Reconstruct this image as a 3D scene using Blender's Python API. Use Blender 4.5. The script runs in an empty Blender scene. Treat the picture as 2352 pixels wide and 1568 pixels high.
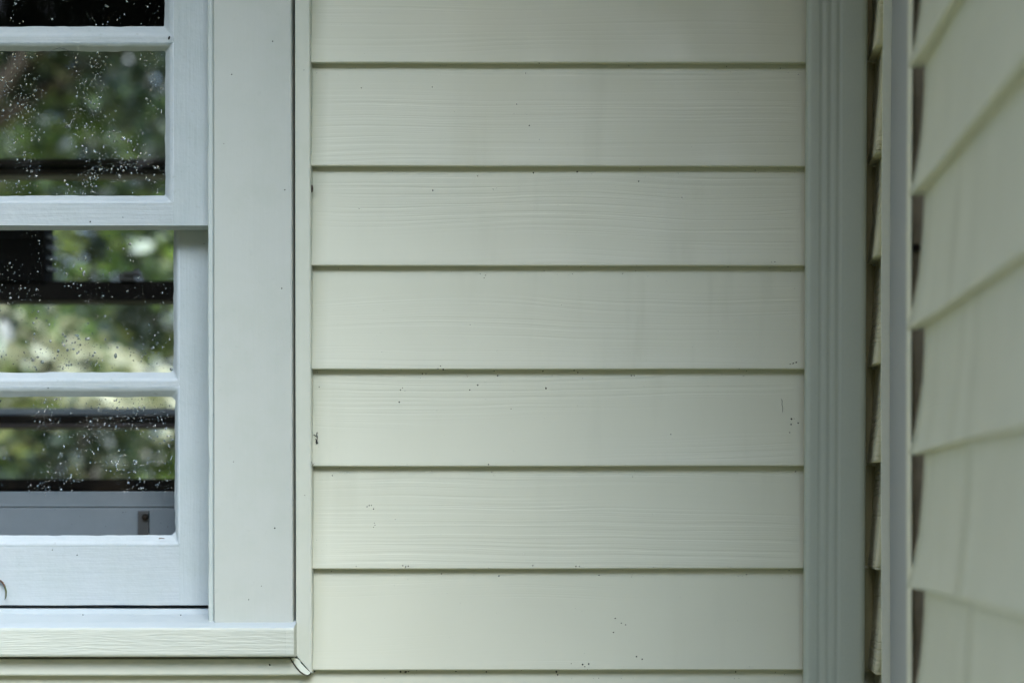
import bpy, bmesh, math, random
from mathutils import Vector, noise
from math import radians as R, sin, cos, pi
random.seed(7)

# ------------------------------------------------------------------ camera, world, sun
S = 0.000496            # metres per pixel of a 2352-wide picture at the main wall
D = 2.0                 # camera distance from the main wall
VX, VY, EYE = 1486.0, 1176.0, 1.5
scn = bpy.context.scene
cam_d = bpy.data.cameras.new("camera"); cam = bpy.data.objects.new("camera", cam_d)
scn.collection.objects.link(cam); scn.camera = cam
cam.location = (0, -D, EYE); cam.rotation_euler = (R(90), 0, 0)
cam_d.sensor_width = 36.0
cam_d.lens = D / S / 2352 * 36.0
cam_d.shift_x = (1176 - VX) / 2352
cam_d.shift_y = (VY - 784) / 2352
cam_d.clip_start = 0.02; cam_d.clip_end = 400
cam_d.dof.use_dof = True; cam_d.dof.focus_distance = D - 0.01
cam_d.dof.aperture_fstop = 3.0

w = bpy.data.worlds.new("World"); scn.world = w; w.use_nodes = True
nt = w.node_tree; bg = nt.nodes["Background"]
sky = nt.nodes.new("ShaderNodeTexSky"); sky.sky_type = 'NISHITA'; sky.sun_disc = False
SUN_EL, SUN_AZ = R(43), R(153)       # azimuth clockwise from +Y: a veiled sun, in front of the wall and a little to the right
sky.sun_elevation = SUN_EL; sky.sun_rotation = SUN_AZ
sky.air_density = 0.8; sky.dust_density = 4.2; sky.ozone_density = 0.0
nt.links.new(sky.outputs[0], bg.inputs[0]); bg.inputs[1].default_value = 0.15
sun_d = bpy.data.lights.new("sun", 'SUN'); sun = bpy.data.objects.new("sun", sun_d)
scn.collection.objects.link(sun)
sun_d.energy = 2.0; sun_d.angle = R(48); sun_d.color = (0.30, 0.64, 1.0)
sd = Vector((sin(SUN_AZ) * cos(SUN_EL), cos(SUN_AZ) * cos(SUN_EL), sin(SUN_EL)))
sun.rotation_euler = sd.to_track_quat('Z', 'Y').to_euler()
sun.location = sd * 20
scn.view_settings.view_transform = 'Standard'; scn.view_settings.look = 'None'
scn.view_settings.exposure = 1.57; scn.view_settings.gamma = 1.0
scn.view_settings.use_curve_mapping = False

# ------------------------------------------------------------------ helpers
def X(px, y=0.0): return (px - VX) * S * (D + y) / D
def Z(py, y=0.0): return EYE + (VY - py) * S * (D + y) / D
def tag(o, label=None, cat=None, group=None, kind=None):
    if label: o['label'] = label
    if cat: o['category'] = cat
    if group: o['group'] = group
    if kind: o['kind'] = kind
    return o
def empty(name, loc=(0, 0, 0), **k):
    o = bpy.data.objects.new(name, None); scn.collection.objects.link(o)
    o.location = loc; o.empty_display_size = 0.05
    return tag(o, **k)
def build(name, bm, mat, parent=None, smooth=False, **k):
    me = bpy.data.meshes.new(name)
    bmesh.ops.recalc_face_normals(bm, faces=bm.faces[:])
    bm.to_mesh(me); bm.free()
    mats = mat if isinstance(mat, (list, tuple)) else [mat]
    for m in mats: me.materials.append(m)
    if smooth:
        for p in me.polygons: p.use_smooth = True
    o = bpy.data.objects.new(name, me); scn.collection.objects.link(o)
    if parent:
        o.parent = parent
        pl = parent
        off = Vector((0, 0, 0))
        while pl: off += pl.location; pl = pl.parent
        o.location = -off
    return tag(o, **k)
def mesh_raw(name, verts, faces, mat, parent=None, smooth=False, **k):
    bm = bmesh.new()
    vs = [bm.verts.new(v) for v in verts]
    for f in faces: bm.faces.new([vs[i] for i in f])
    return build(name, bm, mat, parent, smooth, **k)
def box(bm, x0, x1, y0, y1, z0, z1, bev=0.0):
    vs = [bm.verts.new((x, y, z)) for x in (x0, x1) for y in (y0, y1) for z in (z0, z1)]
    fs = [(0, 1, 3, 2), (4, 6, 7, 5), (0, 4, 5, 1), (2, 3, 7, 6), (0, 2, 6, 4), (1, 5, 7, 3)]
    faces = [bm.faces.new([vs[i] for i in f]) for f in fs]
    if bev > 0:
        es = list({e for f in faces for e in f.edges})
        bmesh.ops.bevel(bm, geom=es, offset=bev, segments=2, affect='EDGES', profile=0.6)
def n1(a, b=0.0, c=0.0): return noise.noise(Vector((a, b, c)))
def member(bm, p0, p1, prof, seg=24, wob=0.0, seed=0.0):
    """sweep a closed profile (list of (a, b) offsets) from p0 to p1; axis x -> (y, z), axis z -> (x, y)"""
    p0, p1 = Vector(p0), Vector(p1); d = p1 - p0
    horiz = abs(d.x) > abs(d.z)
    rings = []
    for i in range(seg + 1):
        p = p0 + d * (i / seg); ring = []
        for j, (a, b) in enumerate(prof):
            s = i / seg * d.length
            wa = wob * n1(s * 14 + seed, j * 3.7, 1.1) + wob * .5 * n1(s * 60 + seed, j * 5.1, 4)
            wb = wob * n1(s * 14 + seed, j * 3.7, 7.3)
            ring.append(bm.verts.new((p.x, p.y + a + wa, p.z + b + wb) if horiz else (p.x + a + wa, p.y + b + wb, p.z)))
        rings.append(ring)
    n = len(prof)
    for i in range(seg):
        for j in range(n):
            bm.faces.new((rings[i][j], rings[i][(j + 1) % n], rings[i + 1][(j + 1) % n], rings[i + 1][j]))
    bm.faces.new(rings[0]); bm.faces.new(rings[-1][::-1])
def rr(x0, x1, y0, y1, r=0.002, k=3):
    """rounded rectangle profile"""
    pts = []
    for cx, cy, a0 in ((x1 - r, y1 - r, 0), (x0 + r, y1 - r, 90), (x0 + r, y0 + r, 180), (x1 - r, y0 + r, 270)):
        for i in range(k + 1):
            a = R(a0 + 90 * i / k); pts.append((cx + r * cos(a), cy + r * sin(a)))
    return pts

# ------------------------------------------------------------------ materials
class NT:
    def __init__(s, name):
        s.m = bpy.data.materials.new(name); s.m.use_nodes = True
        s.t = s.m.node_tree; s.b = s.t.nodes["Principled BSDF"]; s.out = s.t.nodes["Material Output"]
    def n(s, kind, **props):
        nd = s.t.nodes.new("ShaderNode" + kind)
        for k, v in props.items(): setattr(nd, k, v)
        return nd
    def l(s, a, b): s.t.links.new(a, b)
    def val(s, sock, v):
        if hasattr(v, 'is_output'): s.l(v, sock)
        else: sock.default_value = v
    def math(s, op, a, b=0.0, c=0.0, clamp=False):
        nd = s.n("Math", operation=op); nd.use_clamp = clamp
        s.val(nd.inputs[0], a); s.val(nd.inputs[1], b); s.val(nd.inputs[2], c)
        return nd.outputs[0]
    def xyz(s, x, y, z):
        nd = s.n("CombineXYZ")
        for i, v in enumerate((x, y, z)): s.val(nd.inputs[i], v)
        return nd.outputs[0]
    def noise(s, vec, scale=1.0, detail=2.0, rough=.5, dist=0.0):
        nd = s.n("TexNoise"); s.l(vec, nd.inputs["Vector"])
        nd.inputs["Scale"].default_value = scale; nd.inputs["Detail"].default_value = detail
        nd.inputs["Roughness"].default_value = rough; nd.inputs["Distortion"].default_value = dist
        return nd.outputs["Fac"]
    def rng(s, v, a, b, c=0.0, d=1.0, smooth=True):
        nd = s.n("MapRange"); nd.interpolation_type = 'SMOOTHSTEP' if smooth else 'LINEAR'
        s.l(v, nd.inputs["Value"])
        for i, x in zip(("From Min", "From Max", "To Min", "To Max"), (a, b, c, d)): nd.inputs[i].default_value = x
        return nd.outputs[0]
    def mix(s, f, a, b):
        nd = s.n("Mix", data_type='RGBA'); s.val(nd.inputs[0], f)
        for i, v in ((6, a), (7, b)):
            if hasattr(v, 'is_output'): s.l(v, nd.inputs[i])
            else: nd.inputs[i].default_value = (*v, 1)
        return nd.outputs[2]
    def bump(s, h, dist, strength=1.0, normal=None):
        nd = s.n("Bump"); nd.inputs["Distance"].default_value = dist; nd.inputs["Strength"].default_value = strength
        s.l(h, nd.inputs["Height"])
        if normal: s.l(normal, nd.inputs["Normal"])
        return nd.outputs[0]
    def obj(s):
        tc = s.n("TexCoord"); sp = s.n("SeparateXYZ"); s.l(tc.outputs["Object"], sp.inputs[0])
        return tc.outputs["Object"], sp.outputs[0], sp.outputs[1], sp.outputs[2]
    def rand(s): return s.n("ObjectInfo").outputs["Random"]

def vinyl(name, col, along='x', depth=0.00008, rough=0.42, stains=.22):
    q = NT(name); o, x, y, z = q.obj(); u = x if along == 'x' else y; r = q.rand()
    ro = q.math('MULTIPLY', r, 37.0)
    w1 = q.noise(q.xyz(q.math('MULTIPLY', u, 2.2), q.math('MULTIPLY', z, 5.0), ro), 1.0, 1.0)
    w2 = q.noise(q.xyz(q.math('MULTIPLY', u, 9.0), q.math('MULTIPLY', z, 40.0), ro), 1.0, 1.0)
    v = q.math('ADD', z, q.math('MULTIPLY', q.math('SUBTRACT', w1, 0.5), 0.04))
    v = q.math('ADD', v, q.math('MULTIPLY', q.math('SUBTRACT', w2, 0.5), 0.004))
    g = q.noise(q.xyz(q.math('MULTIPLY', u, 2.2), q.math('MULTIPLY', v, 270.0), ro), 1.0, 1.0, .5)
    g2 = q.noise(q.xyz(q.math('MULTIPLY', u, 7.0), q.math('MULTIPLY', v, 700.0), ro), 1.0, 1.0, .5)
    g = q.rng(g, .35, .50); g2 = q.rng(g2, .33, .46)
    m = q.rng(q.noise(q.xyz(q.math('MULTIPLY', u, 1.3), q.math('MULTIPLY', z, 16.0), q.math('ADD', ro, 5.0)), 1.0, 1.0), .38, .60, .08, 1.0)
    h = q.math('MULTIPLY', q.math('ADD', g, q.math('MULTIPLY', g2, .35)), m)
    fine = q.noise(o, 900.0, 2.0)
    h = q.math('ADD', h, q.math('MULTIPLY', fine, .08))
    big = q.noise(o, 3.0, 3.0)
    stain = q.noise(q.xyz(q.math('MULTIPLY', u, 26.0), ro, q.math('MULTIPLY', z, 3.0)), 1.0, 3.0, .6)
    grime = q.math('MULTIPLY', q.rng(stain, .5, .8), q.rng(q.noise(o, 2.0, 2.0), .4, .65))
    mx = q.n("Mix", data_type='RGBA'); q.l(q.math('MULTIPLY', grime, stains), mx.inputs[0]); mx.inputs[7].default_value = (.30, .30, .20, 1)
    col_in = mx.inputs[6]; q.l(mx.outputs[2], q.b.inputs["Base Color"])
    q.l(q.mix(q.rng(big, .3, .7), tuple(c * .955 for c in col), tuple(c * 1.02 for c in col)), col_in)
    q.l(q.rng(q.noise(o, 14.0, 3.0), .3, .7, rough - .05, rough + .08), q.b.inputs["Roughness"])
    q.b.inputs["Specular IOR Level"].default_value = .5
    q.l(q.bump(h, depth), q.b.inputs["Normal"])
    return q.m
def paint(name, col, along=None, amp=0.0003, rough=.5, dirt=0.0):
    q = NT(name); o, x, y, z = q.obj()
    sx, sz = (14.0, 260.0) if along == 'x' else ((260.0, 14.0) if along == 'z' else (90.0, 90.0))
    st = q.noise(q.xyz(q.math('MULTIPLY', x, sx), q.math('MULTIPLY', y, 200.0), q.math('MULTIPLY', z, sz)), 1.0, 3.0, .6)
    lump = q.noise(o, 55.0, 3.0, .6)
    h = q.math('ADD', q.math('MULTIPLY', st, .55), q.math('MULTIPLY', lump, .9))
    c0 = col
    big = q.noise(o, 20.0, 4.0, .65)
    base = q.mix(q.rng(big, .35, .75), tuple(c * 1.0 for c in c0), (c0[0] * .95, c0[1] * .96, c0[2] * .94))
    if dirt:
        d = q.rng(q.noise(o, 120.0, 3.0, .7), .62, .75)
        base = q.mix(q.math('MULTIPLY', d, dirt), base, (.22, .22, .17))
    q.l(base, q.b.inputs["Base Color"])
    q.b.inputs["Roughness"].default_value = rough
    q.l(q.bump(h, amp), q.b.inputs["Normal"])
    return q.m
def plain(name, col, rough=.6, metal=0.0, amp=0.0, scale=60.0, var=.15):
    q = NT(name); o, x, y, z = q.obj()
    nz = q.noise(o, scale, 4.0, .6)
    q.l(q.mix(nz, tuple(c * (1 - var) for c in col), tuple(c * (1 + var) for c in col)), q.b.inputs["Base Color"])
    q.b.inputs["Roughness"].default_value = rough; q.b.inputs["Metallic"].default_value = metal
    if amp: q.l(q.bump(nz, amp), q.b.inputs["Normal"])
    return q.m
M = {}
VIN = (.585, .585, .465)
M['vinyl'] = vinyl('cream_vinyl', VIN)
M['vinyl_side'] = vinyl('cream_vinyl_side_wall', VIN, 'y', .00016, .42, .55)
M['vinyl_rear'] = vinyl('warm_lit_vinyl_rear_side_wall', (.62, .59, .42), 'y', .0014, .7)  # warmer than the other siding: corner light put into the colour
M['trim'] = paint('cream_channel_vinyl', (.54, .55, .46), amp=.00005, rough=.42)
M['casing'] = paint('casing_paint', (.465, .48, .43), 'z', .0002, .5, .08)
M['white_x'] = paint('white_gloss_paint_rail', (.42, .455, .455), 'x', .0009, .38, .16)
M['white_z'] = paint('white_gloss_paint_stile', (.415, .455, .45), 'z', .0009, .42, .18)
M['putty'] = paint('painted_putty', (.46, .50, .505), None, .0010, .4, .3)
M['sill'] = paint('sill_paint', (.45, .495, .505), 'x', .0003, .35, .08)
def sillface():
    q = NT('weathered_sill_face'); o, x, y, z = q.obj()
    wv = q.noise(q.xyz(q.math('MULTIPLY', x, 22.0), 0.0, q.math('MULTIPLY', z, 120.0)), 1.0, 1.0)
    v = q.math('ADD', z, q.math('MULTIPLY', wv, .004))
    g = q.rng(q.noise(q.xyz(q.math('MULTIPLY', x, 28.0), 0.0, q.math('MULTIPLY', v, 430.0)), 1.0, 2.0, .5), .38, .62)
    q.l(q.mix(g, (.46, .475, .40), (.49, .505, .43)), q.b.inputs["Base Color"])
    q.b.inputs["Roughness"].default_value = .5
    q.l(q.bump(g, .0002), q.b.inputs["Normal"]); return q.m
M['sillface'] = sillface()
M['spout'] = plain('sage_painted_aluminium', (.37, .40, .335), .42, 0.0, .00006, 300.0, .04)
M['greytrim'] = plain('grey_trim', (.34, .35, .355), .5, 0.0, .00005, 200.0, .05)
M['lip'] = plain('cream_lip', (.70, .68, .54), .45, 0.0, .00005, 200.0, .04)
M['paletrim'] = plain('pale_trim', (.74, .76, .64), .45, 0.0, .00005, 200.0, .04)
M['sheath'] = plain('dark_sheathing', (.045, .038, .025), .9)
M['pocket'] = plain('shade_brown_return', (.58, .53, .41), .85, 0.0, .0004, 90.0, .25)  # brown tint puts the shade of the recess into the colour
M['dark'] = plain('dark_stained_wood', (.012, .009, .007), .6)
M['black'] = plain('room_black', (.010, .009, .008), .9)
M['speck'] = plain('dark_debris', (.018, .016, .014), .8)
M['white_speck'] = plain('pale_residue', (.62, .64, .60), .6)
M['leafdry'] = plain('dry_leaf_brown', (.13, .055, .022), .6, 0.0, .0003, 900.0, .4)
M['leafgreen'] = plain('leaf_tip_olive', (.10, .11, .03), .6, 0.0, .0003, 900.0, .3)
M['greyboard'] = plain('grey_painted_board', (.19, .215, .235), .6, 0.0, .0002, 40.0, .08)
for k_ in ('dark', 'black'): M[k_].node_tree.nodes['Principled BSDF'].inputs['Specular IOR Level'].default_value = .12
M['metal'] = plain('dull_metal', (.12, .12, .12), .4, .6)
M['brown'] = plain('brown_sash_wood', (.055, .04, .034), .5, 0.0, .0003, 50.0, .2)
def glass():
    q = NT('window_glass'); q.t.nodes.remove(q.b)
    tr = q.n("BsdfTransparent"); tr.inputs[0].default_value = (.93, .95, .94, 1)
    gl = q.n("BsdfGlossy"); gl.inputs["Roughness"].default_value = 0.0
    fr = q.n("Fresnel"); fr.inputs[0].default_value = 1.3
    o, x, y, z = q.obj()
    q.l(q.bump(q.noise(o, 9.0, 1.0), .0008), gl.inputs["Normal"])
    mx = q.n("MixShader"); q.l(fr.outputs[0], mx.inputs[0]); q.l(tr.outputs[0], mx.inputs[1]); q.l(gl.outputs[0], mx.inputs[2])
    df = q.n("BsdfDiffuse"); df.inputs[0].default_value = (.6, .6, .5, 1)
    mk = q.rng(q.noise(o, 260.0, 4.0, .75), .60, .80, .001, .06)
    m2 = q.n("MixShader"); q.l(mk, m2.inputs[0]); q.l(mx.outputs[0], m2.inputs[1]); q.l(df.outputs[0], m2.inputs[2])
    q.l(m2.outputs[0], q.out.inputs[0]); return q.m
M['glass'] = glass()
def water():
    q = NT('rain_water'); q.b.inputs["Base Color"].default_value = (1, 1, 1, 1)
    q.b.inputs["Transmission Weight"].default_value = 1.0; q.b.inputs["IOR"].default_value = 1.33
    q.b.inputs["Roughness"].default_value = 0.02
    tr = q.n("BsdfTransparent"); ms = q.n("MixShader"); ms.inputs[0].default_value = .82
    q.l(tr.outputs[0], ms.inputs[1]); q.l(q.b.outputs[0], ms.inputs[2]); q.l(ms.outputs[0], q.out.inputs[0]); return q.m
M['water'] = water()
def leafmat(name, c1, c2, trans=.45):
    q = NT(name); q.t.nodes.remove(q.b); o, x, y, z = q.obj()
    col = q.mix(q.rng(q.noise(o, 7.0, 2.0), .35, .65), c1, c2)
    a = q.n("BsdfDiffuse"); b = q.n("BsdfTranslucent"); q.l(col, a.inputs[0]); q.l(col, b.inputs[0])
    g = q.n("BsdfGlossy"); g.inputs["Roughness"].default_value = .35
    m = q.n("MixShader"); m.inputs[0].default_value = trans
    q.l(a.outputs[0], m.inputs[1]); q.l(b.outputs[0], m.inputs[2])
    m2 = q.n("MixShader"); m2.inputs[0].default_value = .08
    q.l(m.outputs[0], m2.inputs[1]); q.l(g.outputs[0], m2.inputs[2]); q.l(m2.outputs[0], q.out.inputs[0]); return q.m
M['leaf'] = leafmat('garden_leaf', (.035, .08, .012), (.13, .19, .03))
M['leaf_shaded'] = leafmat('painted_shade_leaf', (.012, .024, .010), (.03, .052, .022), .2)  # near-black green: shade inside the crowns put into the leaf colour
M['leaf_light'] = leafmat('light_leaf', (.16, .21, .05), (.30, .32, .10), .55)
M['leaf_sunlit'] = leafmat('painted_sunlit_leaf', (.60, .60, .38), (.78, .76, .55), .4)  # cream stands for sunlit leaves and sky gaps, light put into the colour
M['bark'] = plain('bark', (.07, .055, .04), .9, 0, .01, 20.0, .4)
M['grass'] = plain('lawn', (.16, .155, .075), .9, 0, .01, 8.0, .35)

# ------------------------------------------------------------------ ground
bm = bmesh.new()
for a in [(-150, 150, -150, 150)]:
    vs = [bm.verts.new((x, y, 0)) for x, y in ((a[0], a[2]), (a[1], a[2]), (a[1], a[3]), (a[0], a[3]))]; bm.faces.new(vs)
build('ground', bm, M['grass'], kind='structure')

# ------------------------------------------------------------------ siding
BUTT_PX = [151, 387, 614, 850, 1071, 1305, 1536]
butts = [Z(p) for p in BUTT_PX]                       # descending heights
STEP = 231.2 * S
up = [butts[0] + STEP * i for i in range(7, 0, -1)]
dn = [butts[-1] - STEP * i for i in range(1, 10)]
BUTTS = up + butts + dn
PROJ = 0.0118
def prof_n(zt, zb, z):                                 # how far the course face stands out at height z
    t = (zt - z) / (zt - zb); return 0.0022 + (PROJ - 0.0022) * min(max(t, 0), 1) ** 1.25
def course(name, parent, mapf, u0, u1, zt, zb, mat, flare=None, proud=0.0, du=.03, seed=0.0, lap=.018, wave=1.0):
    rows = [(0.0008, zt + lap), (.0022, zt)]
    for t in (.2, .4, .6, .8, .93): rows.append((.0022 + (PROJ - .0022) * t ** 1.25, zt + (zb - zt) * t))
    r = .0016
    cz = zb + r; cn = PROJ - r
    for k in range(6):
        a = R(8 - 98 * k / 5); rows.append((cn + r * cos(a), cz + r * sin(a)))
    rows += [(cn - .003, zb + .0002), (.0035, zb + .0008), (.0012, zb + .0012)]
    N = max(2, int(abs(u1 - u0) / du)); bm = bmesh.new(); grid = []
    for i in range(N + 1):
        u = u0 + (u1 - u0) * i / N
        dz = (.0007 * n1(u * 2.3, zb * 9 + seed) + .0003 * n1(u * 9, zb * 9 + seed)) * wave
        dn_ = .0012 * n1(u * 1.9, zb * 7 + 3 + seed) * wave
        line = []
        for j, (n, z) in enumerate(rows):
            f = min(j / 6.0, 1.0)
            nn = n + proud + (dn_ + .0005 * n1(u * 4, z * 30, seed + 9) * wave) * f * (1 if j < 13 else 0)
            if flare is not None and j > 0:
                t = min(max((zt - z) / (zt - zb), 0), 1); e = math.exp(-abs(u - flare) / .07)
                if j < 13: nn += e * (.0050 * t ** 5 - .0020 * t * (1 - t) * 2.2)
                z_ = z - e * .0022 * t ** 3
                line.append(bm.verts.new(mapf(u, nn, z_ + dz * f)))
            else: line.append(bm.verts.new(mapf(u, nn, z + dz * f)))
        grid.append(line)
    for i in range(N):
        for j in range(len(rows) - 1):
            bm.faces.new((grid[i][j], grid[i + 1][j], grid[i + 1][j + 1], grid[i][j + 1]))
    # end caps: a return at both ends so the panel has a thickness
    for line in (grid[0], grid[-1]): bm.faces.new(line)
    return build(name, bm, mat, parent, smooth=True)
def smooth_fix(o): pass

YS = 0.0
def map_main(u, n, z): return (u, -n, z)
XR = 0.2335 + PROJ                                     # sheathing plane of the near side wall (tips at .2335)
def map_side(u, n, z): return (XR - n, u, z)
XR2 = X(1992, -.01) + PROJ
def map_side2(u, n, z): return (XR2 - n, u, z)

main = empty('siding_wall', (X(1300), 0, 0), label='sunless cream clapboard wall facing the viewer, between window and ribbed downspout', cat='wall')
XJ = X(712, -.016)
WC = X(-360)                                           # centre line of the window
def mir(x): return 2 * WC - x
CORNER = XR2 + .004
ztop = BUTTS[0] + STEP
prev = ztop
WIN_TOP = Z(-560); WIN_BOT = Z(1545)
for i, zb in enumerate(BUTTS):
    zt = prev; prev = zb
    if zb > WIN_TOP - .02 or zt < WIN_BOT + .03:
        course('siding_course', main, map_main, -2.6, CORNER - .002, zt, zb, M['vinyl'], seed=i * 1.3)
    else:
        course('siding_course', main, map_main, XJ - .012, CORNER - .002, zt, zb, M['vinyl'], seed=i * 1.3)
        course('siding_course', main, map_main, -2.6, mir(XJ - .012), zt, zb, M['vinyl'], seed=i * 1.3)
# sheathing with the window opening
bm = bmesh.new()
ox0, ox1 = mir(X(640)), X(640)
oz0, oz1 = Z(1500), Z(-480)
box(bm, -2.6, ox0, .002, .02, 0, ztop); box(bm, ox1, CORNER + .12, .002, .02, 0, ztop)
box(bm, ox0, ox1, .002, .02, 0, oz0); box(bm, ox0, ox1, .002, .02, oz1, ztop)
build('sheathing', bm, M['sheath'], main)

# J-channels round the window: uprights, head and the bottom one with its mitred flap
def jch(bm, xt, xb, xt2, xb2, ytop, ybot, front):
    """upright: inner edge xt->xb, outer edge xt2->xb2 (pixels), rounded outer edge"""
    pts = []
    N = 30
    for i in range(N + 1):
        t = i / N; py = ytop + (ybot - ytop) * t
        xi = X(xt + (xb - xt) * t, front); xo = X(xt2 + (xb2 - xt2) * t, front)
        z = Z(py, front); wv = .00035 * n1(z * 5, 2.2)
        r = .003
        ring = [(xi + wv, .0), (xi + wv, front + .0008), (xi + .0008 + wv, front)]
        for k in range(5):
            a = R(90 - 90 * k / 4); ring.append((xo - r + r * cos(a) + wv, front + r - r * sin(a)))
        ring += [(xo + wv, -.001)]
        pts.append([bm.verts.new((x, y, z)) for x, y in ring])
    for i in range(N):
        for j in range(len(pts[0]) - 1):
            bm.faces.new((pts[i][j], pts[i + 1][j], pts[i + 1][j + 1], pts[i][j + 1]))
    return pts
FJ = -.0165
bm = bmesh.new(); pts = jch(bm, 676, 679.5, 710, 716.5, -620, 1503, FJ)
# mitred foot: the outer edge runs on down to the point at (716, 1545)
tipz = Z(1546, FJ)
foot = []
for k, v in enumerate(pts[-1]):
    x, y, z = v.co; t = (x - X(679.5, FJ)) / (X(716.5, FJ) - X(679.5, FJ))
    foot.append(bm.verts.new((x, y, z + (tipz - z) * max(0, min(1, t)))))
for j in range(len(foot) - 1):
    f = (pts[-1][j], foot[j], foot[j + 1], pts[-1][j + 1]); 
    bm.faces.new(f)
bmesh.ops.remove_doubles(bm, verts=bm.verts[:], dist=1e-6)
jr = build('window_channel', bm, M['trim'], main, smooth=False)
bm = bmesh.new(); bm.from_mesh(jr.data)
for v in bm.verts: v.co.x = mir(v.co.x)
build('window_channel', bm, M['trim'], main)
# bottom channel
def hprof(front, zt, zb, r=.003):
    ring = [(.0, zt), (front + .001, zt), (front, zt - .001)]
    for k in range(5):
        a = R(90 * k / 4); ring.append((front + r - r * cos(a), zb + r - r * sin(a)))
    ring += [(-.001, zb + .0006)]
    return ring
bm = bmesh.new()
FB = -.0152
xa, xb_ = mir(X(703, FB)), X(703, FB)
rings = []
for i in range(61):
    x = xa + (xb_ - xa) * i / 60
    dz = .0004 * n1(x * 4, 5.5)
    ring = hprof(FB, Z(1512, FB) + dz, Z(1551, FB) + dz)
    row = []
    for (y, z) in ring:
        xx = x
        if i == 60: xx = x + (Z(1512, FB) - z) * .25 - .007
        row.append(bm.verts.new((xx, y, z)))
    rings.append(row)
for i in range(60):
    for j in range(len(rings[0]) - 1): bm.faces.new((rings[i][j], rings[i + 1][j], rings[i + 1][j + 1], rings[i][j + 1]))
build('sill_channel', bm, M['trim'], main)
# head channel
bm = bmesh.new(); box(bm, mir(X(710, FJ)), X(710, FJ), FJ, .0, Z(-545), Z(-575) + .004, .001)
build('head_channel', bm, M['trim'], main)
# the folded corner flap: a tongue with a dark outline gap
def poly_plate(bm, pix, y, th):
    fr = [bm.verts.new((X(px, y), y, Z(py, y))) for px, py in pix]
    bk = [bm.verts.new((X(px, y), y + th, Z(py, y))) for px, py in pix]
    bm.faces.new(fr); bm.faces.new(bk[::-1]); n = len(fr)
    for i in range(n): bm.faces.new((fr[i], bk[i], bk[(i + 1) % n], fr[(i + 1) % n]))
flap = [(668, 1511), (677, 1508), (684, 1513), (693, 1524), (704, 1535), (713, 1543), (711, 1547), (706, 1549), (700, 1547), (691, 1541), (683, 1532), (676, 1522), (671, 1515)]
bm = bmesh.new(); poly_plate(bm, flap, -.0160, .002)
build('corner_flap', bm, paint('flap_vinyl', (.66, .68, .58), amp=.00003, rough=.35), main, label='pale curved tongue folded across the mitred corner')
out = [(665, 1510), (674, 1507), (680, 1509), (690, 1520), (704, 1534), (714, 1543), (713, 1548), (706, 1551), (698, 1550), (688, 1543), (680, 1534), (673, 1524), (668, 1516)]
bm = bmesh.new(); poly_plate(bm, out, -.0156, .002)
build('corner_gap', bm, M['sheath'], main)

# inside corner post seen in the slot behind the downspout
bm = bmesh.new()
box(bm, X(1975), X(2001), -.012, -.001, Z(1542), ztop, .001)
box(bm, X(2001), X(2010), -.009, -.001, Z(1545), ztop, .001)
build('corner_post', bm, paint('olive_bounce_post', (.40, .36, .20), amp=.00005), main)  # olive tone of bounced light in the slot put into the colour

# ------------------------------------------------------------------ side wall
side = empty('siding_wall', (XR, -.6, 0), label='cream clapboard side wall running towards the viewer at the right, out of focus', cat='wall')
YN0, YN1 = -1.0, -.462                                # near section
YS_LAP = -.69
prev = ztop
for i, zb in enumerate(BUTTS):
    zt = prev; prev = zb
    mt = M['vinyl_side']
    k = (i - 7)
    if k in (5, 6):                                    # the two courses of the panel that ends in a lap
        course('siding_course', side, map_side, YS_LAP - .03, YN1, zt, zb, mt, seed=i * 2.1 + 40, wave=2.2, flare=YN1)
        course('siding_course', side, map_side, YN0, YS_LAP, zt, zb, mt, proud=.0028, seed=i * 2.1 + 47, wave=1.6)
    elif k in (1, 2, 9, 10):
        course('siding_course', side, map_side, -.96, YN1, zt, zb, mt, seed=i * 2.1 + 40, wave=2.2, flare=YN1)
        course('siding_course', side, map_side, YN0, -.93, zt, zb, mt, proud=.0026, seed=i * 2.1 + 47, wave=1.6)
    else:
        course('siding_course', side, map_side, YN0, YN1, zt, zb, mt, seed=i * 2.1 + 40, wave=2.4, flare=YN1)
prev = ztop
for i, zb in enumerate(BUTTS):
    zt = prev; prev = zb
    course('siding_course', side, map_side2, -.084, -.003, zt + .0015, zb + .0015, M['vinyl_rear'], seed=i * 3.3 + 90, du=.01, wave=2.0)
bm = bmesh.new()
box(bm, XR + .003, XR + .10, YN0, -.43, 0, ztop); box(bm, XR2 + .006, XR + .10, -.43, .002, 0, ztop)
build('sheathing', bm, M['sheath'], side)

# the vertical trim in the side wall: pale rear lip, grey face, cream front lip, return browned for recess shade
trim = empty('corner_trim', (X(2060, -.2), -.25, 0), label='tall pale strip with a grey face standing between the two stretches of right-hand siding', cat='wall trim')
def zf(z): return (z - 1.0) * D
def strip(name, pa, pb, mat, thick=.0, bow=1.0, extra=None):
    """vertical sheet between two (px, zfactor) edges, slightly bowed as in the photo"""
    bm = bmesh.new(); rows = []
    N = 40; z0, z1 = 0.0, ztop
    edges = [pa, pb] if extra is None else [pa] + extra + [pb]
    for i in range(N + 1):
        z = z0 + (z1 - z0) * i / N; row = []
        py = VY - (z - EYE) / S
        t = (py - 900) / 784.0
        dx = (3.0 + 4.5 * t * t * (1 if t < 0 else .5)) * bow if -2.5 < t < 2.5 else 3.0
        dx = min(dx, 14)
        for (px, zz) in edges:
            y = zf(zz); row.append(bm.verts.new((X(px, y) + (dx - 5.0) * S, y, z)))
        rows.append(row)
    for i in range(N):
        for j in range(len(edges) - 1):
            bm.faces.new((rows[i][j], rows[i + 1][j], rows[i + 1][j + 1], rows[i][j + 1]))
    return build(name, bm, mat, trim, smooth=False)
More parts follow.
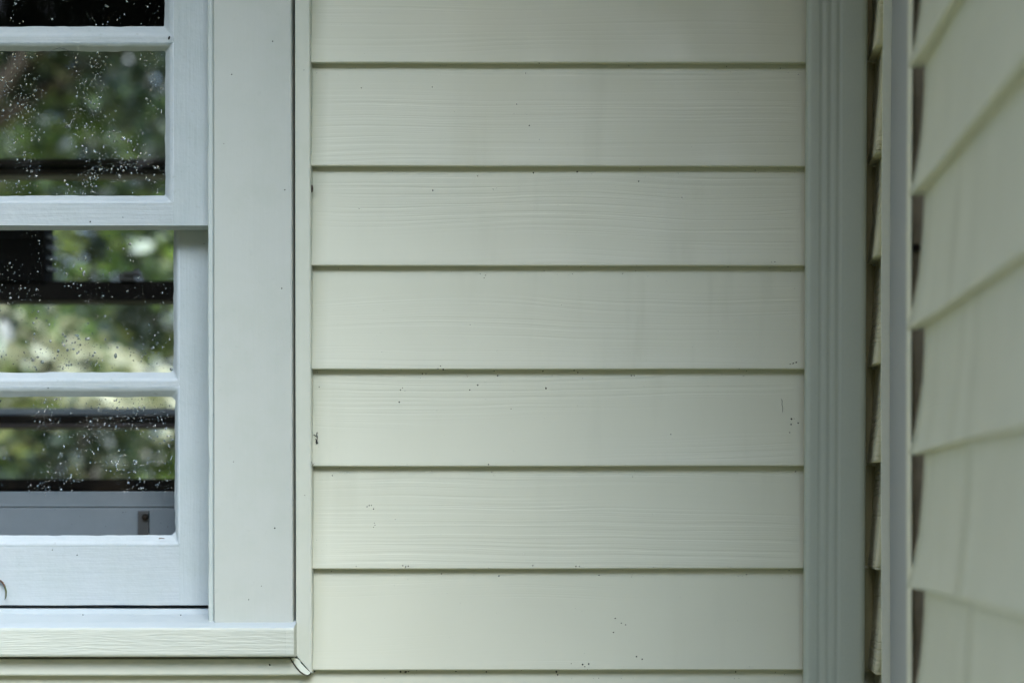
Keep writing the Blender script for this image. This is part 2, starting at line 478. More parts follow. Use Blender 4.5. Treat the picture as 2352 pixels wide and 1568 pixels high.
strip('rear_lip', (2042, .9500), (2036, 1.0), M['paletrim'], extra=[(2024, .958), (2026, .955), (2045.5, .9535)][::1]) if False else None
strip('rear_lip', (2046, .9560), (2040, .985), M['paletrim'], extra=[(2027, .9555), (2025, .958), (2026, .964)])
strip('grey_face', (2046, .9555), (2084, .802), M['greytrim'])
strip('front_lip', (2084, .800), (2090, .815), M['lip'], extra=[(2086, .794), (2090, .789), (2095, .787), (2098, .790), (2098.5, .798)])
strip('shaded_return', (2093, .797), (2170, .797), M['pocket'])
# screw in the return
bm = bmesh.new()
bmesh.ops.create_uvsphere(bm, u_segments=16, v_segments=10, radius=.0036)
for v in bm.verts: v.co.y *= .5; v.co += Vector((X(2105, zf(.795)), zf(.795), Z(569, zf(.795))))
build('screw_head', bm, plain('rusted_screw', (.03, .014, .010), .7), trim, smooth=True)

# ------------------------------------------------------------------ downspout
ds = empty('downspout', (X(1917, -.06), -.045, 0), label='ribbed sage-grey metal downspout standing in the inside corner', cat='downspout')
bm = bmesh.new()
FD = -.062
x0, x1 = X(1851, FD), X(1991, FD)
ring = []
def arc(cx, cy, r, a0, a1, k=5):
    return [(cx + r * cos(R(a0 + (a1 - a0) * i / k)), cy + r * sin(R(a0 + (a1 - a0) * i / k))) for i in range(k + 1)]
rl, rrr = .006, .0075
ring += arc(x0 + rl, FD + rl, rl, 180, 270)
for px in (1886, 1906, 1926):
    c = X(px, FD)
    for t in range(-6, 7):
        u = t / 6.0; ring.append((c + u * .0042, FD + .0008 * (0.5 + 0.5 * cos(pi * u))))
ring += arc(x1 - rrr, FD + rrr, rrr, 270, 360)
ring += arc(x1 - .006, -.022, .004, 0, 90)
ring += arc(x0 + .006, -.022, .004, 90, 180)
rows = []
N = 60
for i in range(N + 1):
    z = .15 + (ztop - .15) * i / N
    py = VY - (z - EYE) / S
    lean = (784 - py) / 784 * 3.6 * S * .97
    rows.append([bm.verts.new((x + lean + .0004 * n1(z * 4, j * .13), y + .0006 * n1(z * 3, 8.8), z)) for j, (x, y) in enumerate(ring)])
n = len(ring)
for i in range(N):
    for j in range(n): bm.faces.new((rows[i][j], rows[i][(j + 1) % n], rows[i + 1][(j + 1) % n], rows[i + 1][j]))
build('pipe', bm, M['spout'], ds, smooth=True)
bm = bmesh.new()                                       # wall strap well above the picture
box(bm, x0 - .004, x1 + .004, FD - .002, -.020, Z(-500), Z(-550), .001)
build('strap', bm, M['spout'], ds)

# ------------------------------------------------------------------ eave, unseen: depth and tan colour shaped for shade and warm bounce
bm = bmesh.new()
box(bm, -2.8, .9, -.86, .4, ztop + .002, ztop + .05, .002)
box(bm, -2.8, XR2 - .50, -.89, -.86, ztop - .02, ztop + .14, .002)
box(bm, XR2 - .50, XR + .40, -1.40, -.862, ztop + .002, ztop + .05, .002)
box(bm, XR2 - .53, XR2 - .502, -1.40, -.892, ztop - .02, ztop + .14, .002)
eave = build('soffit', bm, plain('warm_bounce_soffit', (.62, .53, .24), .6), None)
tag(eave, label='unseen boxed tan soffit over the two clapboard walls, shaped for shade and warm bounce', cat='soffit')

# ------------------------------------------------------------------ window
win = empty('sash_window', (WC, 0, Z(1440)), label='white double-hung sash window with rain-spotted panes set in the clapboard wall', cat='window')
CAS = -.0185
def casing_bm(side_):
    bm = bmesh.new(); N = 40; rows = []
    for i in range(N + 1):
        t = i / N; py = -500 + (1439 + 500) * t; z = Z(py, CAS)
        xi = X(489.5 + (py / 1568) * 2.0, CAS) + .0004 * n1(z * 9, 1.7); xo = X(669.3 + (py / 1568) * 4, CAS)
        ring = [(xi, .030), (xi, CAS + .0012), (xi + .0012, CAS), ((xi + xo) / 2, CAS + .0003), (xo - .0022, CAS), (xo - .0006, CAS + .0008), (xo, CAS + .003), (xo, .0)]
        if side_ < 0: ring = [(mir(x), y) for x, y in ring]
        rows.append([bm.verts.new((x, y, z)) for x, y in ring])
    for i in range(N):
        for j in range(7): bm.faces.new((rows[i][j], rows[i + 1][j], rows[i + 1][j + 1], rows[i][j + 1]))
        bm.faces.new((rows[i][7], rows[i + 1][7], rows[i + 1][0], rows[i][0]))
    bm.faces.new(rows[-1]); bm.faces.new(rows[0][::-1])
    return bm
for s_ in (1, -1): build('casing', casing_bm(s_), M['casing'], win)
bm = bmesh.new(); box(bm, mir(X(668, CAS)), X(668, CAS), CAS, .02, Z(-502), Z(-548) + .0, .0015)
build('head_casing', bm, M['casing'], win)
# blind stop: the narrow caulked strip inside the casing
for s_ in (1, -1):
    bm = bmesh.new(); N = 60; rows = []
    YB = -.0120
    for i in range(N + 1):
        py = -420 + (1434 + 420) * i / N; z = Z(py, YB)
        jag = (.0006 * n1(z * 30, 3.3) + .0005 * n1(z * 110, 6.3)) * (1.6 if py > 700 else .6)
        xi = X(476.5 + py / 1568 * 2.0, YB) + jag; xo = X(489.5 + py / 1568 * 2, YB) + .0006
        ring = [(xi, .060), (xi, YB + .001), (xi + .0010, YB + .0004 * n1(z * 80, 2)), (xo - .0015, YB + .0005), (xo, YB + .002), (xo, .02)]
        if s_ < 0: ring = [(mir(x), y) for x, y in ring]
        rows.append([bm.verts.new((x, y, z)) for x, y in ring])
    for i in range(N):
        for j in range(5): bm.faces.new((rows[i][j], rows[i + 1][j], rows[i + 1][j + 1], rows[i][j + 1]))
    build('blind_stop', bm, paint('stop_paint', (.45, .49, .455), 'z', .0006, .5, .25) if s_ > 0 else M['casing'], win)

def sash(name, yf, x_in, x_out, rails, panes, label, gdepth=.012):
    """rails: list of (py_top, py_bottom, kind) in pixels; panes: (glass_top, glass_bottom, face_top, face_bottom, gx, fx, radius)"""
    xi, xo = X(x_in, yf), X(x_out, yf)
    bm = bmesh.new(); th = .034
    zt, zb = Z(rails[0][0], yf), Z(rails[-1][1], yf)
    # one frame: stiles full height, rails between them
    for a, b in ((xi, xo), (mir(xo), mir(xi))):
        member(bm, (0, yf, zb), (0, yf, zt), [(a, .0), (b, .0), (b, th), (a, th)], 60, .0003, yf * 50 + a)
    for f in bm.faces: f.material_index = 1
    for pt, pb, kind in rails:
        if kind == 'rail':
            member(bm, (mir(xi), yf, 0), (xi, yf, 0), [(.0002, Z(pb, yf)), (.0002, Z(pt, yf)), (th, Z(pt, yf)), (th, Z(pb, yf))], 90, .0004, pt * .1)
    fr = build(name, bm, [M['white_x'], M['white_z']], win, smooth=False, label=label)
    for pt, pb, kind in rails:
        if kind == 'muntin':
            bm = bmesh.new()
            member(bm, (mir(xi), yf, 0), (xi, yf, 0), [(-.0006, Z(pb, yf)), (-.0006, Z(pt, yf)), (th, Z(pt, yf)), (th, Z(pb, yf))], 90, .0004, pt * .1)
            build('muntin', bm, M['white_x'], fr)
    yg = yf + gdepth
    for gt, gb, ft, fb, gx, fx, rad in panes:
        # painted putty: from the face edge back to a wavy rounded edge on the glass
        gx1, gx0 = X(gx, yg), mir(X(gx, yg)); gz1, gz0 = Z(gt, yg), Z(gb, yg)
        fx1, fx0 = X(fx, yf), mir(X(fx, yf)); fz1, fz0 = Z(ft, yf), Z(fb, yf)
        r = rad * S; inner = []; outer = []
        def seg(a, b, n): return [tuple(a[k] + (b[k] - a[k]) * i / n for k in (0, 1)) for i in range(n)]
        def cor(cx, cy, a0): return [(cx + r * cos(R(a0 + 90 * i / 6)), cy + r * sin(R(a0 + 90 * i / 6))) for i in range(6)]
        inner += seg((gx1, gz0 + r), (gx1, gz1 - r), 60); o1 = seg((fx1, fz0), (fx1, fz1), 60)
        inner += cor(gx1 - r, gz1 - r, 0); o1 += [(fx1, fz1)] * 6
        inner += seg((gx1 - r, gz1), (gx0 + r, gz1), 120); o1 += seg((fx1, fz1), (fx0, fz1), 120)
        inner += cor(gx0 + r, gz1 - r, 90); o1 += [(fx0, fz1)] * 6
        inner += seg((gx0, gz1 - r), (gx0, gz0 + r), 60); o1 += seg((fx0, fz1), (fx0, fz0), 60)
        inner += cor(gx0 + r, gz0 + r, 180); o1 += [(fx0, fz0)] * 6
        inner += seg((gx0 + r, gz0), (gx1 - r, gz0), 120); o1 += seg((fx0, fz0), (fx1, fz0), 120)
        inner += cor(gx1 - r, gz0 + r, 270); o1 += [(fx1, fz0)] * 6
        bm = bmesh.new(); A = []; B = []; C = []; E = []
        for i, ((ix, iz), (ox, oz)) in enumerate(zip(inner, o1)):
            wv = .0009 * n1(ix * 22, iz * 22, gt) + .0007 * n1(ix * 90, iz * 90, gt + 3)
            cx, cz = (gx0 + gx1) / 2, (gz0 + gz1) / 2
            dx, dz = (1 if ix > cx else -1), (1 if iz > cz else -1)
            nx = dx if abs(ix - gx1) < 1e-3 or abs(ix - gx0) < 1e-3 else 0
            nz = dz if abs(iz - gz1) < 1e-3 or abs(iz - gz0) < 1e-3 else 0
            C.append(bm.verts.new((ix + wv * nx, yg - .0002, iz + wv * nz)))
            m = .5
            B.append(bm.verts.new((ix * m + ox * (1 - m) + wv * nx * .4, yg - (gdepth) * m * 1.0 - .0006 + .0006 * n1(ix * 60, iz * 60, 3), iz * m + oz * (1 - m) + wv * nz * .4)))
            A.append(bm.verts.new((ox, yf - .0011 + .0003 * n1(ox * 50, oz * 50, 1), oz)))
            ex, ez = ox + .0022 * (1 if ox > cx else -1), oz + .0022 * (1 if oz > cz else -1)
            E.append(bm.verts.new((ex, yf + .0009, ez)))
        n = len(A)
        for P, Q in ((E, A), (A, B), (B, C)):
            for i in range(n):
                j = (i + 1) % n
                try: bm.faces.new((P[i], P[j], Q[j], Q[i]))
                except ValueError: pass
        bmesh.ops.remove_doubles(bm, verts=bm.verts[:], dist=1e-7)
        build('putty', bm, M['putty'], fr, smooth=True)
        bm = bmesh.new()
        vs = [bm.verts.new((x, yg, z)) for x, z in ((gx0 - .006, gz0 - .006), (gx1 + .006, gz0 - .006), (gx1 + .006, gz1 + .006), (gx0 - .006, gz1 + .006))]
        bm.faces.new(vs); build('glass_pane', bm, M['glass'], fr)
    return fr
YU, YL = .004, .040
sash('upper_sash', YU, 397, 480, [(-420, -300, 'rail'), (85, 99, 'muntin'), (467, 518, 'rail')],
     [(-275, 62, -300, 85, 378, 397, 4), (118, 450, 99, 467, 380, 397, 5)], 'outer sash with a narrow glazing bar')
sash('lower_sash', YL, 411, 481, [(462, 518, 'rail'), (876, 888, 'muntin'), (1251, 1389, 'rail')],
     [(524, 855, 515, 876, 399, 411, 11), (911, 1228, 888, 1251, 402, 411, 13)], 'inner sash set further back, deep bottom rail')

# jamb liners and head
bm = bmesh.new()
xj = X(479, .02)
for a, b in ((xj + .004, xj + .045), (mir(xj + .045), mir(xj + .004))): box(bm, a, b, .031, .12, Z(1420), Z(-440))
box(bm, mir(xj + .045), xj + .045, .005, .12, Z(-425), Z(-500))
build('jamb', bm, M['casing'], win)

# sill: sloping top that runs out under the casing
bm = bmesh.new()
SF = -.034
zt_b, zt_f, zf_b = Z(1397, YL), Z(1441, SF), Z(1508, SF)
N = 120; xa, xb_ = mir(X(674.5, SF)), X(674.5, SF); rows = []
for i in range(N + 1):
    x = xa + (xb_ - xa) * i / N
    wv = .0003 * n1(x * 12, 2.0); tilt = -.0018 * (x - X(200)) * 2.2
    e = 1 if 0 < i < N else .0
    ring = [(.075, zt_b - .001 + .002), (YL - .004, zt_b + wv + tilt * .6), (YL - .018, zt_b - .0052 + wv + tilt * .6), (SF + .016, zt_f + .0052 + wv), (SF + .003, zt_f + .0012),
            (SF + .0008, zt_f - .0002), (SF, zt_f - .0025), (SF + wv, (zt_f + zf_b) / 2), (SF, zf_b + .003), (SF + .0012, zf_b + .0008), (SF + .004, zf_b)]
    ring += [(.03, zf_b)]
    if e == 0.: ring = [(y + .0015 if y < SF + .004 else y, z) for y, z in ring]
    rows.append([bm.verts.new((x, y, z)) for y, z in ring])
for i in range(N):
    for j in range(len(rows[0]) - 1):
        f = bm.faces.new((rows[i][j], rows[i + 1][j], rows[i + 1][j + 1], rows[i][j + 1]))
        f.material_index = 1 if j >= 5 else 0
for rw in (rows[0], rows[-1][::-1]):
    f = bm.faces.new(rw); f.material_index = 1
# the sill stops against the casing foot: keep the horn below the casing
build('sill', bm, [M['sill'], M['sillface']], win)
# dark crack at the foot of the casing
bm = bmesh.new()
crack = [(620, 1439.0), (640, 1437.6), (655, 1437.2), (669, 1435.6), (671.5, 1436), (671.5, 1441), (655, 1440.5), (640, 1440.6)]
poly_plate(bm, crack, CAS - .0008, .002)
build('casing_crack', bm, M['speck'], win)

# rain on the outside of the panes
bm = bmesh.new()
def drop(cx, y, cz, rx, rz, h):
    K = 7; rings = []
    top = bm.verts.new((cx, y - h, cz))
    ph = random.random() * 6
    for lv, (f, d) in enumerate(((.62, .72), (1.0, 0.0))):
        rings.append([bm.verts.new((cx + rx * f * cos(2 * pi * k / K + ph) * (1 + .2 * random.uniform(-1, 1)), y - h * d - .00006, cz + rz * f * sin(2 * pi * k / K + ph) * (1 + .2 * random.uniform(-1, 1)))) for k in range(K)])
    for k in range(K):
        j = (k + 1) % K
        bm.faces.new((top, rings[0][k], rings[0][j])); bm.faces.new((rings[0][k], rings[1][k], rings[1][j], rings[0][j]))
    bm.faces.new(rings[1][::-1])
def rain(y, px0, px1, py0, py1, cnt, big=0.0, yl=None):
    for _ in range(cnt):
        px = random.uniform(px0, px1); py = random.uniform(py0, py1)
        if n1(px * .012, py * .012, 5) < random.uniform(-.3, .3): continue
        r = min(.00025 * math.exp(abs(random.gauss(0, .75))), .0014)
        if random.random() < big: r *= 2.0
        a = random.uniform(.7, 1.25)
        drop(X(px, y), y, Z(py, y), r * a, r / a * random.choice((1, 1, 1.3)), r * .32)
yu, yl = YU + .012, YL + .012
rain(yu, -500, 376, -250, 60, 2000); rain(yu, -500, 376, 122, 446, 9000, .02)
rain(yl, -500, 396, 526, 850, 3000, .05); rain(yl, -500, 396, 770, 850, 700, .5)
rain(yl, -500, 398, 915, 1130, 5000, .02); rain(yl, -500, 398, 1130, 1225, 60)
build('raindrops', bm, M['water'], win, smooth=True, kind='stuff')

# ------------------------------------------------------------------ the room behind the panes
YF = .62                                               # the far window's plane
def F(px): return X(px, YF)
def G(py): return Z(py, YF)
bm = bmesh.new()
rx0, rx1 = -2.3, X(1300)
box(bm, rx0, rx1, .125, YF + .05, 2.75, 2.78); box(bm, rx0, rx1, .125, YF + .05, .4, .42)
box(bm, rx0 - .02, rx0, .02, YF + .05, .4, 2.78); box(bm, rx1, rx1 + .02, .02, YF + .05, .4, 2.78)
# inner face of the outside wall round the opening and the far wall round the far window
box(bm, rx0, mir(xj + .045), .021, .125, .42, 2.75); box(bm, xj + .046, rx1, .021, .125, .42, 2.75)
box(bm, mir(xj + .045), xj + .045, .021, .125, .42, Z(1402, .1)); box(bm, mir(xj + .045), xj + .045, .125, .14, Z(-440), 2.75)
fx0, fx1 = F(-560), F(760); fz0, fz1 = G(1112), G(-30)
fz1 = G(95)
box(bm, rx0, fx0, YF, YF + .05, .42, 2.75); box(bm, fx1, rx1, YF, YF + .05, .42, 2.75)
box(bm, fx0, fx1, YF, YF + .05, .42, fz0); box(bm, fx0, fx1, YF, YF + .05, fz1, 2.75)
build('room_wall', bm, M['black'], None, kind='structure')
far = empty('sash_window', (F(100), YF, G(1112)), label='dark-framed far window with a sash lock, seen through the wet panes', cat='window')
def fbar(name, x0, x1, y0, y1, mat, ya=YF - .012, yb=YF + .03, bev=.002, parent=far):
    bm = bmesh.new(); box(bm, x0, x1, ya, yb, y1, y0, bev); return build(name, bm, mat, parent)
fbar('muntin', fx0, fx1, G(368), G(382), M['brown']); fbar('muntin', fx0, fx1, G(382), G(392), M['dark'], YF, YF + .028)
fbar('muntin', fx0, fx1, G(392), G(406), M['brown'])
mr = fbar('meeting_rail', fx0, fx1, G(649), G(694), M['dark'], YF - .02, YF + .035)
fbar('muntin', fx0, fx1, G(938), G(954), M['greyboard'], YF - .012, YF + .02)
fbar('muntin', fx0, fx1, G(954), G(974), M['dark'], YF - .01, YF + .03); fbar('muntin', fx0, fx1, G(974), G(984), M['brown'])
fbar('bottom_rail', fx0, fx1, G(1100), G(1126), M['dark'], YF - .03, YF + .04)
# blind stack at the left of the far window with light slat ends
bp = fbar('shutter_stile', F(-560), F(118), G(470), G(652), M['black'], YF - .03, YF + .01)
for k in range(4): fbar('slat_end', F(118), F(132), G(545 + 24 * k), G(552 + 24 * k), M['greyboard'], YF - .02, YF - .0, .0005, bp)
bm = bmesh.new()
box(bm, F(286), F(322), YF - .03, YF + .02, G(651), G(634), .002); box(bm, F(298), F(336), YF - .035, YF - .02, G(640), G(630), .002)
bmesh.ops.create_uvsphere(bm, u_segments=10, v_segments=8, radius=8 * S * 1.3)
sp = [v for v in bm.verts[-74:]]
for v in bm.verts:
    if v.co.length < .02: v.co += Vector((F(328), YF - .03, G(632)))
build('sash_lock', bm, M['metal'], mr)
# grey board and bracket just inside the lower pane
shelf = empty('shelf_board', (X(100, .17), .17, Z(1240, .17)), label='grey painted board with a small metal bracket behind the lowest pane', cat='board')
bm = bmesh.new(); box(bm, X(-900, .17), X(600, .17), .17, .19, Z(1330, .17), Z(1128, .17), .001)
box(bm, X(-900, .17), X(600, .17), .1685, .172, Z(1163, .17), Z(1160, .17), .0003)
build('board', bm, M['greyboard'], shelf)
bm = bmesh.new(); box(bm, X(318, .166), X(342, .166), .163, .169, Z(1232, .166), Z(1172, .166), .0008)
build('bracket', bm, M['metal'], shelf)
bm = bmesh.new(); bmesh.ops.create_uvsphere(bm, u_segments=14, v_segments=10, radius=.0042)
for v in bm.verts: v.co += Vector((X(333, .16), .161, Z(1187, .16)))
build('knob', bm, M['dark'], shelf, smooth=True)

# ------------------------------------------------------------------ trees
def leaves(bm, cx, cy, cz, rad, n, size, mi=0, squash=.8):
    for _ in range(n):
        d = Vector((random.gauss(0, 1), random.gauss(0, 1), random.gauss(0, 1))); d.normalize()
        p = Vector((cx, cy, cz)) + Vector((d.x, d.y, d.z * squash)) * rad * random.random() ** .45
        s = size * random.uniform(.6, 1.35)
        a = Vector((random.uniform(-1, 1), random.uniform(-1, 1), random.uniform(-.7, .5))).normalized()
        b = a.cross(Vector((random.uniform(-1, 1), random.uniform(-1, 1), random.uniform(-1, 1)))).normalized() * .45
        vs = [bm.verts.new(p + a * s * u + b * s * v) for u, v in ((-.5, 0), (-.1, .5), (.25, .38), (.6, 0), (.25, -.38), (-.1, -.5))]
        f = bm.faces.new(vs); f.material_index = mi
def tree(name, x, y, h, crown_r, crown_z, nclump, nleaf, size, mats, label, cat='tree', group=None, gap=.9, par=True):
    t = empty(name, (x, y, 0), label=label, cat=cat, group=group)
    bm = bmesh.new(); tips = []
    def limb(p, q, r0, r1, k=7):
        d = (q - p).normalized(); u = d.orthogonal().normalized(); v = d.cross(u); rings = []
        for i in range(5):
            c = p.lerp(q, i / 4) + Vector((n1(i * .9, x, h), n1(i * .7, y, h), 0)) * .05 * (0 < i < 4)
            r = r0 + (r1 - r0) * i / 4
            rings.append([bm.verts.new(c + u * r * cos(2 * pi * j / k) + v * r * sin(2 * pi * j / k)) for j in range(k)])
        for i in range(4):
            for j in range(k): bm.faces.new((rings[i][j], rings[i][(j + 1) % k], rings[i + 1][(j + 1) % k], rings[i + 1][j]))
    base = Vector((x, y, 0)); fork = Vector((x + .1, y, crown_z - crown_r * .6))
    limb(base, fork, h * .022, h * .014)
    cl = []
    for i in range(nclump):
        d = Vector((random.gauss(0, 1), random.gauss(0, 1), random.gauss(0, .8)))
        d = d.normalized() * crown_r * random.uniform(.25, 1.0)
        c = Vector((x, y, crown_z)) + d; cl.append(c)
        if i % 3 == 0: limb(fork, c, h * .008, h * .002, 5)
    build('trunk', bm, M['bark'], t, smooth=True)
    bm = bmesh.new()
    for c in cl: leaves(bm, c.x, c.y, c.z, crown_r * random.uniform(.22, .4) * gap, nleaf, size, random.randrange(len(mats)))
    build('crown', bm, mats, t)
    return t
G_ = 'trees seen through the two windows'
random.seed(11)
DK, LF, LT, PL = M['leaf_shaded'], M['leaf'], M['leaf_light'], M['leaf_sunlit']
tree('leafy_tree', -3.1, 5.6, 5, 1.7, 4.1, 46, 130, .12, [DK, DK, LF, DK, DK, DK, LT], 'dark dense tree filling the second pane from the top', group=G_)
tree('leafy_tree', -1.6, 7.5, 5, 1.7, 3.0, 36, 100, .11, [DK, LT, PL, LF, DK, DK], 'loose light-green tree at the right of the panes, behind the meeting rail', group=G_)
tree('leafy_tree', -4.9, 9.0, 6, 2.3, 3.6, 50, 150, .14, [DK, DK, LF, DK], 'deep green tree at the left edge of the panes', group=G_)
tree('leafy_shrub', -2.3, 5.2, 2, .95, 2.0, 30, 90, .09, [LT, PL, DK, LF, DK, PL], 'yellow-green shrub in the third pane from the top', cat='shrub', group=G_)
tree('leafy_shrub', -3.1, 6.2, 2.2, 1.0, 1.3, 30, 150, .09, [DK, DK, LF, DK, DK, LT], 'low dark shrub in the lowest pane', cat='shrub', group=G_)
bm = bmesh.new()
for i in range(430):
    leaves(bm, random.uniform(-16, 3), 14 + random.uniform(-1.5, 1.5), random.uniform(.3, 9), random.uniform(.7, 1.3), 48, .42, int(random.random() < .25))
build('woodland_screen', bm, [DK, LF], None, kind='stuff')
# woodland added behind the viewer to block sky glare, seen only as dim reflection
bm = bmesh.new()
for i in range(430):
    leaves(bm, random.uniform(-14, 6), -9.5 + random.uniform(-1.5, 1.5), random.uniform(.3, 5.8), random.uniform(.7, 1.4), 60, .3, random.randrange(2))
build('woodland_screen', bm, [M['leaf_shaded'], M['leaf']], None, kind='stuff')

# ------------------------------------------------------------------ specks, threads and the small things stuck to the wall
def wall_y(px, py):
    z = Z(py, -.01)
    for zt, zb in zip(BUTTS[:-1], BUTTS[1:]):
        if zb <= z <= zt: return -prof_n(zt, zb, z) - .0006
    return -.008
def blob(bm, px, py, y, r, asp=1.0):
    K = 7; c = Vector((X(px, y), y, Z(py, y))); top = bm.verts.new(c + Vector((0, -r * .6, 0)))
    ring = [bm.verts.new(c + Vector((r * cos(2 * pi * k / K) * random.uniform(.7, 1.3), .0006, r * asp * sin(2 * pi * k / K) * random.uniform(.7, 1.3)))) for k in range(K)]
    for k in range(K): bm.faces.new((top, ring[k], ring[(k + 1) % K]))
SP = [(830,202,1.6),(993,200,1.2),(1187,239,1.4),(1216,288,1.5),(1097,404,1.5),(1225,397,1.7),(1326,394,2),(1467,416,1.8),(1133,434,1.2),(994,437,1.6),(825,479,1.2),(1567,453,1.5),(1780,601,1.3),(1772,602,1.2),(1112,638,1.4),(1080,745,1.1),(877,808,1.2),(1012,840,1.6),(1006,846,1.3),(1018,848,2),(970,858,1.5),(978,858,1.5),(1143,862,2),(1247,852,1.8),(1327,855,1.6),(1450,862,1.7),(1457,862,1.3),(1097,884,1.8),(1079,895,1.5),(1254,891,2),(920,895,1.6),(925,890,1.3),(930,897,1.1),(917,923,1.6),(1174,938,1.4),(1815,836,1.8),(1822,834,2.2),(1829,832,1.9),(1698,846,1.4),(1541,997,1.3),(1818,962,2),(1824,961,1.2),(1833,971,1.9),(1817,974,1.8),(1814,993,1.5),(733,888,1.2),(843,1163,1.4),(848,1160,1.3),(853,1160,1.2),(858,1168,1.7),(860,1200,1.4),(861,1205,1.2),(858,1210,1.3),(908,1192,1.1),(1122,1066,1.5),(1453,1094,1.2),(925,1298,1.6),(932,1299,1.2),(938,1299,1.4),(1224,1298,1.7),(1323,1300,1.7),(1331,1300,1.7),(1014,1317,1.7),(1146,1322,1.8),(1376,1320,1.8),(818,1300,1.2),(1413,1419,1.7),(1427,1430,1.5),(1409,1451,1.8),(1437,1434,1.2),(1462,1507,1.9),(1475,1513,1.5),(1338,1525,2),(1352,1524,2),(1343,1530,1.8),(1312,1523,1.1),(722,1541,2.6),(920,1542,2.6),(932,1542,3),(938,1541,2),(1278,1542,2.4),(1281,1549,2),(1047,1541,1.8),(1117,1542,1.8),(1690,1542,1.6),(1239,320,.9),(1290,700,1),(1500,1180,1),(1650,760,.9)]
bm = bmesh.new()
for px, py, r in SP: blob(bm, px, py, wall_y(px, py), r * S * 1.05, random.uniform(.7, 1.2))
for _ in range(150):
    px = random.choice((760, 930, 1020, 1110, 1240, 1330, 1450, 1690, 1815)) + random.gauss(0, 22); py = random.choice(BUTT_PX) + random.uniform(-6, 22)
    if 722 < px < 1834: blob(bm, px, py, wall_y(px, py), random.uniform(.4, 1.3) * S, random.uniform(.6, 1.3))
for _ in range(120):
    px, py = random.uniform(725, 1830), random.uniform(5, 1530); blob(bm, px, py, wall_y(px, py), random.uniform(.35, .7) * S, 1)
build('dirt_specks', bm, M['speck'], main, kind='stuff')
bm = bmesh.new()
for _ in range(26):
    px, py = (random.gauss(780, 32), random.gauss(1085, 1.5)) if _ < 30 else (random.gauss(815, 25), random.gauss(1228, 9))
    if px > 722: blob(bm, px, py, wall_y(px, py), random.uniform(.4, 1.0) * S, .5)
build('residue', bm, M['white_speck'], main, kind='stuff')
bm = bmesh.new()
for px, py, r, y in [(626,95,1.6,CAS),(532,171,1.5,CAS),(647,662,1.6,CAS),(631,1212,2,CAS),(654,436,1.6,CAS),(571,1376,1.2,CAS),(600,1345,1,CAS),(514,330,1,CAS),(207,509,1.8,YU),(282,499,1.2,YU),
                     (177,1274,1.7,YL),(110,890,1.6,YL),(120,1262,1.4,YL),(468,560,1,YL),(190,1411,1.3,.015),(415,1412,1.5,.015),(536,1060,1,CAS)]:
    blob(bm, px, py, y - .0006, r * S, 1.1)
build('dirt_specks', bm, M['speck'], win, kind='stuff')
bm = bmesh.new(); blob(bm, 619, 1526, FB - .0005, 2.6 * S, .9); blob(bm, 698, 161, FJ - .0004, 1.2 * S); blob(bm, 700, 1137, FJ - .0004, 1.2 * S)
build('dirt_specks', bm, M['speck'], main, kind='stuff')

def tube(bm, pts, r0, r1=None, k=6):
    r1 = r1 or r0; rings = []
    for i, p in enumerate(pts):
        p = Vector(p); a = Vector(pts[max(i - 1, 0)]); b = Vector(pts[min(i + 1, len(pts) - 1)])
        d = (b - a).normalized(); u = d.cross(Vector((0, 1, 0))); u = u.normalized() if u.length > 1e-6 else Vector((1, 0, 0)); v = d.cross(u)
        r = r0 + (r1 - r0) * i / (len(pts) - 1)
        rings.append([bm.verts.new(p + u * r * cos(2 * pi * j / k) + v * r * sin(2 * pi * j / k)) for j in range(k)])
    for i in range(len(pts) - 1):
        for j in range(k): bm.faces.new((rings[i][j], rings[i][(j + 1) % k], rings[i + 1][(j + 1) % k], rings[i + 1][j]))
    bm.faces.new(rings[0]); bm.faces.new(rings[-1][::-1])
def wp(px, py, off=.0006):
    y = wall_y(px, py) - off; return (X(px, y), y, Z(py, y))
bm = bmesh.new()
tube(bm, [wp(728, 993), wp(727.5, 999), wp(729, 1003), wp(728, 1010), wp(726, 1018)], .8 * S, .9 * S)
tube(bm, [wp(723, 999), wp(725, 1001), wp(728, 1003)], .7 * S); tube(bm, [wp(724, 1008), wp(728, 1011), wp(729, 1016)], 1 * S, .7 * S)
tube(bm, [wp(728, 1010), wp(725, 1014), wp(728, 1018)], .8 * S)
for a in ((728, 993), (723, 999), (721, 998), (726, 1018), (729, 1017)): blob(bm, *a, wall_y(*a) - .0006, 1.3 * S)
o = build('dry_sprig', bm, M['speck']); tag(o, 'tiny black dried sprig stuck to the siding beside the window channel', 'sprig')
bm = bmesh.new(); tube(bm, [wp(1795, 916), wp(1797, 921), wp(1796, 928), wp(1798, 936), wp(1797.5, 946)], .45 * S)
o = build('thread', bm, M['speck']); tag(o, 'thin dark thread hanging on the siding near the downspout', 'thread')
bm = bmesh.new(); tube(bm, [wp(716, 1070, .003), wp(719, 1067, .003), wp(722, 1063, .004)], .8 * S, .3 * S); tube(bm, [wp(716, 1060, .003), wp(717, 1066, .003), wp(719, 1067, .003)], .6 * S)
o = build('dry_twig', bm, M['speck']); tag(o, 'minute forked twig poking from behind the window channel', 'twig')
bm = bmesh.new()
bmesh.ops.create_uvsphere(bm, u_segments=12, v_segments=8, radius=1)
for v in bm.verts: v.co = Vector((v.co.x * 3.0 * S, v.co.y * 3 * S, v.co.z * 9 * S)) + Vector((X(716, -.012), -.011, Z(433, -.012)))
o = build('cocoon', bm, plain('cocoon_brown', (.05, .03, .02), .8), smooth=True); tag(o, 'small dark brown cocoon wedged against the edge of the window channel', 'cocoon')
bm = bmesh.new()
bmesh.ops.create_uvsphere(bm, u_segments=10, v_segments=8, radius=1)
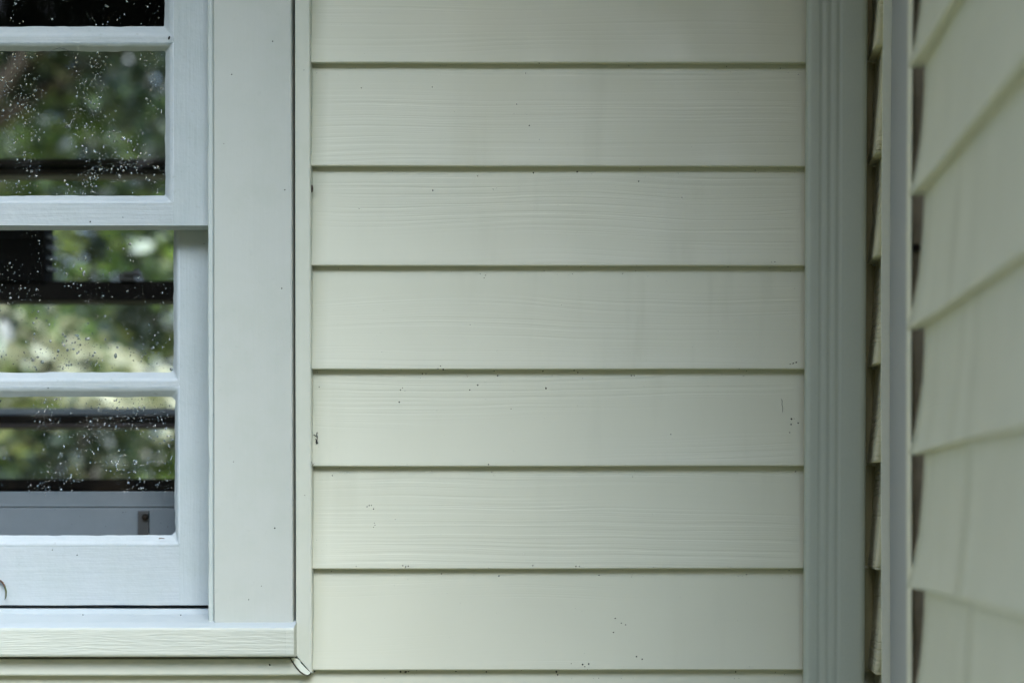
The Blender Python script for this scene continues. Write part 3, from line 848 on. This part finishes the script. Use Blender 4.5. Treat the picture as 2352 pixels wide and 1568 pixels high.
for v in bm.verts:
    c = v.co; c.x, c.z = c.x * 2.4 * S + c.z * 1.3 * S, c.z * 4.2 * S; c.y *= 2 * S
    v.co = c + Vector((X(389, YU), YU - .001, Z(88, YU)))
o = build('dead_insect', bm, M['speck'], smooth=True); tag(o, 'small black dead insect on the corner of the upper glazing bar', 'insect')
bm = bmesh.new()
def sp3(px, py, y): return (X(px, y), y, Z(py, y))
yb = YU + .004
tube(bm, [sp3(112, 119, yb), sp3(122, 115, yb), sp3(137, 110, yb - .002), sp3(152, 114, yb), sp3(162, 119, yb)], .5 * S)
o = build('cobweb_thread', bm, M['metal']); tag(o, 'fine grey cobweb thread peaked under the upper glazing bar', 'thread')
bm = bmesh.new()
tube(bm, [sp3(365, 1236, YL - .0), sp3(371, 1235.4, YL - .0), sp3(378, 1236, YL - .0)], 1.2 * S, .7 * S)
o = build('leaf_sliver', bm, M['leafdry']); tag(o, 'tiny brown sliver lying on the lowest rail of the inner sash', 'sliver')
# curled dry leaf at the left edge, standing off the bottom rail
arcp = [(-26, 1352), (-20, 1338), (-10, 1330), (-1, 1331), (6, 1337), (11, 1346), (14, 1357), (13.5, 1368), (11, 1377)]
wid = [1.0, 1.8, 2.3, 2.6, 3.2, 3.0, 2.8, 2.2, .6]
bm = bmesh.new(); L = []
for i, ((px, py), wd) in enumerate(zip(arcp, wid)):
    a = arcp[max(i - 1, 0)]; b = arcp[min(i + 1, 8)]
    dx, dy = b[0] - a[0], b[1] - a[1]; m_ = math.hypot(dx, dy); nx, ny = -dy / m_, dx / m_
    y = YL - .006
    L.append([bm.verts.new(sp3(px + nx * wd * s, py + ny * wd * s, y + dy_)) for s, dy_ in ((-.75, .003), (0, -.0015), (.75, .002), (0, .0035))])
for i in range(8):
    for j in range(4):
        f = bm.faces.new((L[i][j], L[i][(j + 1) % 4], L[i + 1][(j + 1) % 4], L[i + 1][j])); f.material_index = 0 if i < 5 else 1
bm.faces.new(L[0]); bm.faces.new(L[-1][::-1])
o = build('curled_leaf', bm, [M['leafdry'], M['leafgreen']], smooth=True)
tag(o, 'thin curled dry leaf, rust-brown to olive, at the left edge of the bottom rail', 'leaf')
